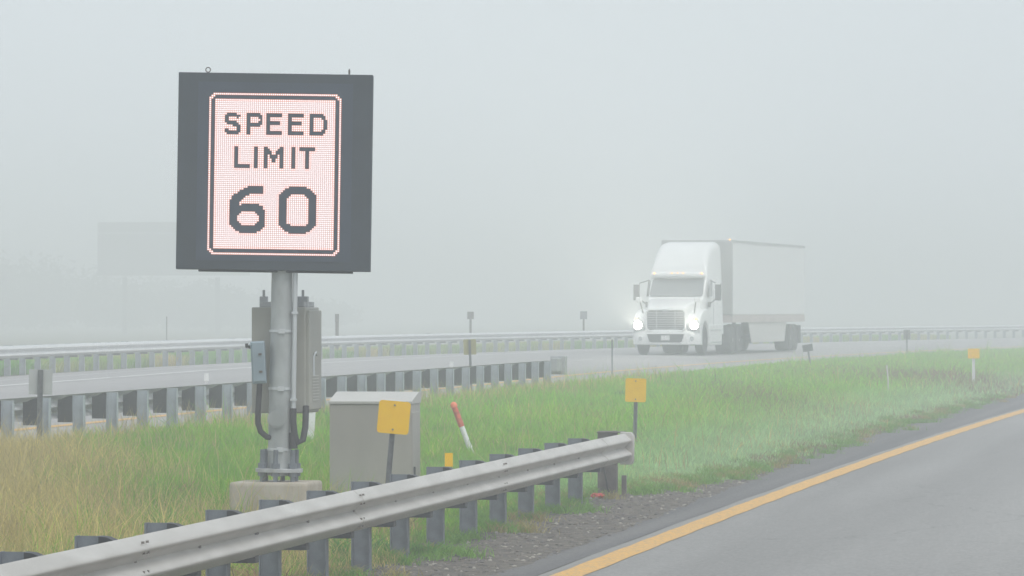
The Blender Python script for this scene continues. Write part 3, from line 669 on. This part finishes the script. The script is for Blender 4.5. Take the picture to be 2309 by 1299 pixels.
# posts and plates behind the far rail
def far_post(px,Yd,top,w,h,label,m='upost',pw=.06):
    s=10700/Yd; x=(px-1154.5)/s; zg=gz(x,Yd); zt=zpx(top,Yd)
    o=empty('roadside_post',(x,Yd,zg),0,label,'post','posts standing behind the far guardrail')
    b=MB(); b.box((0,0,(zt-zg)/2),(pw,pw*.8,zt-zg)); b.build('post',M['post_rust'],o)
    if w: b=MB(); b.box((0,-.05,zt-zg-h/2),(w,.012,h)); b.build('plate',M[m],o)
far_post(760,170,708,.14,.30,'narrow reddish marker behind the far guardrail, right of the sign pole','post_rust',.12)
far_post(1061,190,703,.26,.30,'faint reddish post with a small plate behind the far rail','post_rust',.09)
far_post(1316,204,702,.30,.34,'faint blue-grey plate on a post behind the far rail, left of the truck','post',.08)
far_post(376,205,714,0,0,'faint bare post behind the far rail between the legs of the large sign',pw=.04)
# large guide sign in the fog
gy=500; s_=10700/gy
def gx(px): return (px-1154.5)/s_
gs=empty('guide_sign',(gx(385),gy,-.2),0,'large blank-looking guide sign on two legs, almost lost in the fog','road sign')
b=MB(); b.box((0,0,zpx(570,gy)+.2),(330/s_,.25,88/s_)); b.build('sign_panel',M['guide'],gs)
b=MB(); b.box((gx(310)-gx(385),0.0,zpx(513,gy)+.2),(180/s_,.2,24/s_)); b.build('exit_tab',M['guide'],gs)
b=MB(); b.box((.3,-.5,zpx(617,gy)+.2),(345/s_,.9,9/s_)); b.build('catwalk',M['guide'],gs)
lg=None
for px in (281,490):
    if lg is None: b=MB(); b.box((0,0,0),(.5,.4,6.4)); lg=b.build('leg',M['guide'],gs); o=lg
    else: o=link(lg.copy(),gs)
    o.location=(gx(px)-gx(385),.36,2.6)
# distant wood
def wood():
    V=[];n=0
    for i in range(380):
        x=random.uniform(-110,-24); y=random.uniform(600,680)
        h=10.9-7.5*max(0,(x+70)/46)
        h=max(2.0,min(10.6,h)*random.uniform(.3,1.0)); r=max(2.5,h*.4)
        k=230
        c=rng.normal(0,1,(k,3)); c/=np.linalg.norm(c,axis=1)[:,None]; c*=rng.random((k,1))**.35
        c=c*np.array([r,r,h*.48])*(1+.25*np.sin(c[:,:1]*5+i))+np.array([x,y,h*.52])
        d=rng.normal(0,.32,(k,3,3)); V.append(c[:,None,:]+d); n+=k
    V=np.concatenate(V).reshape(-1,3); V[:,2]=np.clip(V[:,2],-.6,11.3)
    me=bpy.data.meshes.new('distant_wood'); me.from_pydata(V.tolist(),[],[(3*i,3*i+1,3*i+2) for i in range(n)])
    me.materials.append(mat('dark_foliage',(.05,.075,.035),.8,0,.4,.3)); o=bpy.data.objects.new('distant_wood',me); C.objects.link(o)
    tag(o,'dark far-off wood behind the freeway on the left, hidden in fog','wood',kind='stuff')
wood()
# ------------------------------------------------------------------ truck
TY=167.0; TX=5.40; yaw=R(-12.9); tz=gz(6.5,170)+.006
tr=empty('semi_truck',(TX,TY,tz+.03),yaw,'white semi truck with lit headlights hauling a white box trailer out of the fog','truck')
def ring(hw,zb_,zt_,y,r,n=5,hwt=None):
    hwt=hwt or hw; out=[(-hw,y,zb_),(hw,y,zb_)]
    for k in range(n+1): a=R(90*k/n); out.append((hwt-r+r*math.cos(a),y,zt_-r+r*math.sin(a)))
    for k in range(n+1): a=R(90+90*k/n); out.append((-hwt+r+r*math.cos(a),y,zt_-r+r*math.sin(a)))
    return out
WP=M['truck']
b=MB(); b.loft([ring(hw,zb_,zt_,y,r,hwt=ht) for y,hw,ht,zb_,zt_,r in (
 (1.75,1.00,.98,.95,1.92,.08),(1.95,1.06,1.0,.75,2.00,.08),(2.50,1.12,1.02,.70,2.70,.10),(2.56,1.12,1.03,.70,2.98,.12),(2.70,1.13,1.02,.70,3.22,.22),(3.0,1.14,1.0,.70,3.55,.30),(3.4,1.14,.99,.70,3.84,.34),(3.9,1.15,1.0,.70,3.98,.32),(4.9,1.16,1.05,.70,4.03,.28),(5.0,1.16,1.05,.70,4.0,.28))])
b.build('cab',WP,tr,smooth=True,angle=35)
b=MB(); b.loft([ring(hw,.62,zt_,y,r,hwt=ht) for y,hw,ht,zt_,r in ((.10,.70,.66,1.56,.08),(.16,.74,.70,1.66,.10),(.6,.80,.76,1.78,.12),(1.2,.88,.84,1.88,.13),(2.0,.99,.95,2.00,.12))]); b.build('hood',WP,tr,smooth=True,angle=40)
def arch(cy,cz,r,a0,a1,n=9): return [(cy+r*math.cos(R(a0+(a1-a0)*k/n)),cz+r*math.sin(R(a0+(a1-a0)*k/n))) for k in range(n+1)]
prof=[(.62,.62),(.42,.62),(.22,.78),(.14,1.02),(.26,1.24),(.55,1.44),(1.0,1.56),(1.6,1.60),(2.05,1.58),(2.05,.62),(1.92,.62)]+arch(1.27,.56,.62,8,172)
for s in (-1,1):
    a,bb=(.66,1.20) if s>0 else (-1.20,-.66)
    b=MB(); b.prism(prof,'X',a,bb); b.build('fender',WP,tr,smooth=True,bevel=.05,seg=3)
# bumper (curved in plan)
b=MB(); rg=[]
for k in range(13):
    x=-1.21+2.42*k/12; y=.30*(abs(x)/1.21)**2.6-.02
    rg.append([(x,y+.10,.34),(x,y+.01,.36),(x,y,.50),(x,y,.78),(x,y+.05,.88),(x,y+.3,.88),(x,y+.3,.34)])
b.loft(rg); bu=b.build('bumper',WP,tr,smooth=True,angle=35)
b=MB(); b.prism([(-.66,.72),(.66,.72),(.58,.46),(.50,.43),(-.50,.43),(-.58,.46)],'Y',-.030,.06); b.build('air_intake',M['grille'],bu,bevel=.01)
b=MB(); b.box((0.0,-.04,.585),(.31,.012,.17)); b.build('licence_plate',M['plate'],bu)
for s in (-1,1): 
    b=MB(); b.tube([(s*.92,.10,.56),(s*.92,.115,.56)],.075,14); b.build('fog_lamp',M['chrome'],bu)
# grille
b=MB(); b.prism([(-.66,.90),(-.58,.84),(.58,.84),(.66,.90),(.68,1.50),(.62,1.56),(-.62,1.56),(-.68,1.50)],'Y',.06,.13); gl=b.build('grille',M['grille'],tr)
b=MB()
for k in range(10): b.box((0,.045,.93+.062*k),(1.30,.02,.030))
for x in (-.33,.33): b.box((x,.045,1.20),(.03,.025,.68))
b.build('grille_bar',M['bar'],gl)
b=MB()
for (a,c) in (((-.69,.90),(-.70,1.50)),((.69,.90),(.70,1.50)),((-.70,1.50),(-.60,1.58)),((.70,1.50),(.60,1.58)),((-.60,1.58),(.60,1.58)),((-.69,.90),(-.57,.82)),((.69,.90),(.57,.82)),((-.57,.82),(.57,.82))):
    b.tube([(a[0],.045,a[1]),(c[0],.045,c[1])],.035,8)
b.build('grille_frame',WP,gl,smooth=True)
b=MB(); b.prism([(.10*math.cos(R(k*30))*1.5,1.555+.045*math.sin(R(k*30))) for k in range(12)],'Y',.0,.02); b.build('badge',M['chrome'],gl)
# headlights
for s in (-1,1):
    b=MB(); pts_=[(s*.76,.84),(s*1.12,.86),(s*1.17,1.05),(s*1.10,1.26),(s*.98,1.32),(s*.80,1.06)]
    b.prism(pts_,'Y',.10,.30); hl=b.build('headlight',M['chrome'],tr,bevel=.015)
    b=MB(); b.prism([(s*1.01+0.15*math.cos(R(k*30)),1.03+.145*math.sin(R(k*30))) for k in range(12)],'Y',.075,.098); b.build('lamp_lens',M['headlamp'],hl)
    b=MB(); b.prism([(s*1.07+.05*math.cos(R(k*45)),1.24+.05*math.sin(R(k*45))) for k in range(8)],'Y',.07,.098); b.build('turn_signal',M['amber'],hl)
    ld=bpy.data.lights.new('headlight_beam','SPOT'); ld.energy=8000; ld.spot_size=R(70); ld.spot_blend=1; ld.shadow_soft_size=.09; ld.color=(1,.95,.80); lo=bpy.data.objects.new('headlight_beam',ld); C.objects.link(lo); lo.parent=tr; lo.location=(s*1.01,.02,1.03); lo.rotation_euler=(R(-116),0,0)
# windscreen on the sloped cab front
def panel(pts4,off,name,m,parent,th=.012):
    p=[Vector(q) for q in pts4]; nn=(p[1]-p[0]).cross(p[2]-p[0]).normalized()*off
    n=len(p); b=MB(); b.add([q+nn for q in p]+[q+nn-nn.normalized()*th for q in p],[tuple(range(n)),tuple(range(n,2*n))[::-1]]+[(i,n+i,n+(i+1)%n,(i+1)%n) for i in range(n)]); return b.build(name,m,parent)
panel([(-.92,1.985,2.045),(.92,1.985,2.045),(.97,2.05,2.127),(.93,2.43,2.611),(.86,2.48,2.675),(-.86,2.48,2.675),(-.93,2.43,2.611),(-.97,2.05,2.127)],.03,'windscreen',M['glass'],tr)
b=MB(); b.tube([(-.96,2.45,2.80),(-.5,2.36,2.82),(0,2.33,2.83),(.5,2.36,2.82),(.96,2.45,2.80)],.11,10); vis=b.build('sun_visor',WP,tr,smooth=True)
for x in (-.86,-.20,0.0,.20,.86):
    b=MB(); yy=2.25+.10*abs(x)**2; b.tube([(x,yy+.04,2.88),(x,yy-.02,2.88)],[.035,.028],10); b.build('marker_lamp',M['amber'],vis)
for s in (-1,1):
    b=MB(); xx=s*1.128
    b.prism([(2.25,2.05),(2.95,2.05),(2.95,2.62),(2.62,2.66)],'X',xx-.006,xx+.006); dw=b.build('side_window',M['glass'],tr)
    b=MB(); b.box((s*1.165,3.02,1.35),(.008,.012,1.9)); b.build('door_seam',M['chassis'],tr)
    # mirrors
    b=MB(); b.box((s*1.48,2.2,2.22),(.22,.12,.62)); mi=b.build('mirror',M['chassis'] if s>0 else M['chassis'],tr,bevel=.03)
    b=MB(); b.tube([(s*1.12,2.35,1.75),(s*1.30,2.28,1.9),(s*1.46,2.22,2.0)],.022,8); b.build('mirror_arm',M['chassis'],mi); b=MB(); b.tube([(s*1.12,2.5,2.62),(s*1.46,2.22,2.5)],.02,8); b.build('mirror_arm',M['chassis'],mi); b=MB(); b.box((s*1.13,2.36,1.76),(.08,.2,.2)); b.build('arm_bracket',M['chassis'],mi)
    b=MB(); b.box((s*1.48,2.13,2.50),(.21,.03,.06)); b.build('mirror_cap',WP,mi,bevel=.02)
    b=MB(); b.box((s*1.04,.45,1.93),(.22,.12,.19)); hm=b.build('hood_mirror',WP,tr,bevel=.045,seg=3)
    b=MB(); b.tube([(s*.90,.62,1.36),(s*1.0,.47,1.86)],.026,8); b.build('mirror_arm',M['chassis'],hm)
    # side skirt with steps
    b=MB(); b.box((s*1.08,3.35,.68),(.22,2.35,.74)); sk=b.build('side_fairing',WP,tr,bevel=.03)
    b=MB(); b.box((s*1.20,3.35,.42),(.03,2.2,.035)); b.box((s*1.20,3.35,.86),(.03,2.2,.02)); b.build('step',M['chrome'],sk)
# chassis and wheels
b=MB(); b.box((0,5.6,.72),(.95,7.0,.30)); b.box((0,1.2,.42),(1.5,.18,.16)); b.box((0,6.3,.50),(2.0,.16,.16)); b.box((0,7.6,.50),(2.0,.16,.16)); b.box((0,3.4,.6),(1.7,2.2,.45)); b.box((0,7.0,1.06),(.95,1.1,.14)); b.build('chassis',M['chassis'],tr)
def wheel(x,y,w,par):
    wo=empty('wheel',(x,y,.50)); wo.parent=par
    b=MB(); rr=[]
    for t_,r in ((-w/2,.36),(-w/2,.47),(-w/2+.04,.515),(w/2-.04,.515),(w/2,.47),(w/2,.36)): rr.append([(t_,r*math.cos(R(k*15)),r*math.sin(R(k*15))) for k in range(24)])
    b.loft(rr); b.build('tyre',M['tyre'],wo,smooth=True)
    b=MB(); sg=1 if x>0 else -1; rr=[]
    for t_,r in ((w/2-.02,.37),(w/2-.05,.30),(w/2-.12,.20),(w/2-.03,.12),(w/2+.0,.09)): rr.append([(sg*t_,r*math.cos(R(k*15)),r*math.sin(R(k*15))) for k in range(24)])
    b.loft(rr); b.build('rim',M['rim'],wo,smooth=True)
for s in (-1,1):
    wheel(s*1.04,1.27,.29,tr)
    for y in (6.3,7.6): wheel(s*.98,y,.58,tr)
# trailer
b=MB(); b.box((0,14.05,2.75),(2.60,16.1,2.72)); tl=b.build('trailer',M['trailer'],tr,bevel=.03)
b=MB(); b.box((0,14.05,1.25),(2.625,16.12,.28)); b.build('side_rail',M['railband'],tl)
b=MB()
for s in (-1,1): b.box((s*1.305,14.05,4.07),(.03,16.13,.09)); b.box((s*1.28,6.02,2.7),(.07,.10,2.75))
b.box((0,6.0,4.06),(2.6,.08,.10)); b.build('corner_trim',M['trim'],tl)
b=MB(); b.box((0,5.975,2.72),(2.56,.03,2.62)); b.build('nose_panel',M['nose'],tl)
for s in (-1,1):
    b=MB(); b.prism([(9.6,1.11),(18.0,1.11),(17.5,.36),(10.2,.36)],'X',s*1.26-.012,s*1.26+.012); b.build('side_skirt',M['skirt'],tl)
    b=MB(); b.tube([(s*1.22,5.98,4.13),(s*1.22,5.94,4.13)],.03,8); b.build('marker_lamp',M['amber'] if s>0 else M['plate'],tl)
    b=MB(); b.box((s*.75,9.4,.75),(.12,.12,.75)); b.build('landing_leg',M['chassis'],tl)
b=MB(); b.box((0,19.6,.95),(1.0,3.4,.32)); b.box((0,19.0,.5),(2.0,.14,.14)); b.box((0,20.25,.5),(2.0,.14,.14)); b.box((0,22.0,.62),(2.3,.1,.12)); b.build('bogie',M['chassis'],tl)
for s in (-1,1):
    for y in (19.0,20.25): wheel(s*.98,y,.58,tr)
for s in (-1,1):
    b=MB(); b.box((s*.98,21.3,.62),(.6,.012,.7)); b.build('mud_flap',M['chassis'],tl)
# ------------------------------------------------------------------ air
hz=MB(); hz.box((0,700-50,5.0),(2900,1640,14.6)); haze=hz.build('haze',[bpy.data.materials.new('haze')]); haze['kind']='stuff'; haze['label']='pale grey fog filling the air over the whole highway'; haze['category']='fog'
hm_=haze.data.materials[0]; hm_.use_nodes=True; nt=hm_.node_tree; nt.nodes.clear()
pv=nt.nodes.new('ShaderNodeVolumePrincipled'); pv.inputs['Color'].default_value=(.96,.985,1,1); pv.inputs['Density'].default_value=.0048; pv.inputs['Anisotropy'].default_value=.0
ou=nt.nodes.new('ShaderNodeOutputMaterial'); nt.links.new(pv.outputs[0],ou.inputs['Volume'])
# ------------------------------------------------------------------ light
w=bpy.data.worlds.new('World'); sc.world=w; w.use_nodes=True; N=w.node_tree.nodes; L=w.node_tree.links; bg=N['Background']
sky=N.new('ShaderNodeTexSky'); sky.sky_type='NISHITA'; sky.sun_disc=False; sky.sun_elevation=R(58); sky.sun_rotation=R(145); sky.dust_density=6; sky.air_density=1; sky.altitude=200
mx=N.new('ShaderNodeMix'); mx.data_type='RGBA'; mx.inputs[0].default_value=.88
mx.inputs[7].default_value=(7.5,8.2,8.65,1); L.new(sky.outputs[0],mx.inputs[6]); L.new(mx.outputs[2],bg.inputs[0]); bg.inputs[1].default_value=.1
sd=bpy.data.lights.new('sun','SUN'); sd.energy=1.4; sd.angle=R(25); sd.color=(1,.97,.93); so=bpy.data.objects.new('sun',sd); C.objects.link(so)
el,az=R(58),R(145); d=Vector((math.sin(az)*math.cos(el),math.cos(az)*math.cos(el),math.sin(el))); so.rotation_euler=(-d).to_track_quat('-Z','Y').to_euler()
# ------------------------------------------------------------------ camera
cd=bpy.data.cameras.new('camera'); cam=bpy.data.objects.new('camera',cd); C.objects.link(cam); sc.camera=cam
cd.sensor_width=36; cd.lens=10700/2309*36; cd.clip_start=.5; cd.clip_end=5000
cam.location=(0,0,CAMZ); cam.rotation_euler=(R(90)+math.atan((700-649.5)/10700),0,0)
sc.view_settings.view_transform='Standard'; sc.view_settings.look='None'; sc.view_settings.exposure=.14; sc.view_settings.gamma=1
sc.cycles.max_bounces=8; sc.cycles.volume_bounces=3; sc.cycles.diffuse_bounces=3; sc.cycles.use_denoising=True
sc.cycles.sample_clamp_indirect=4
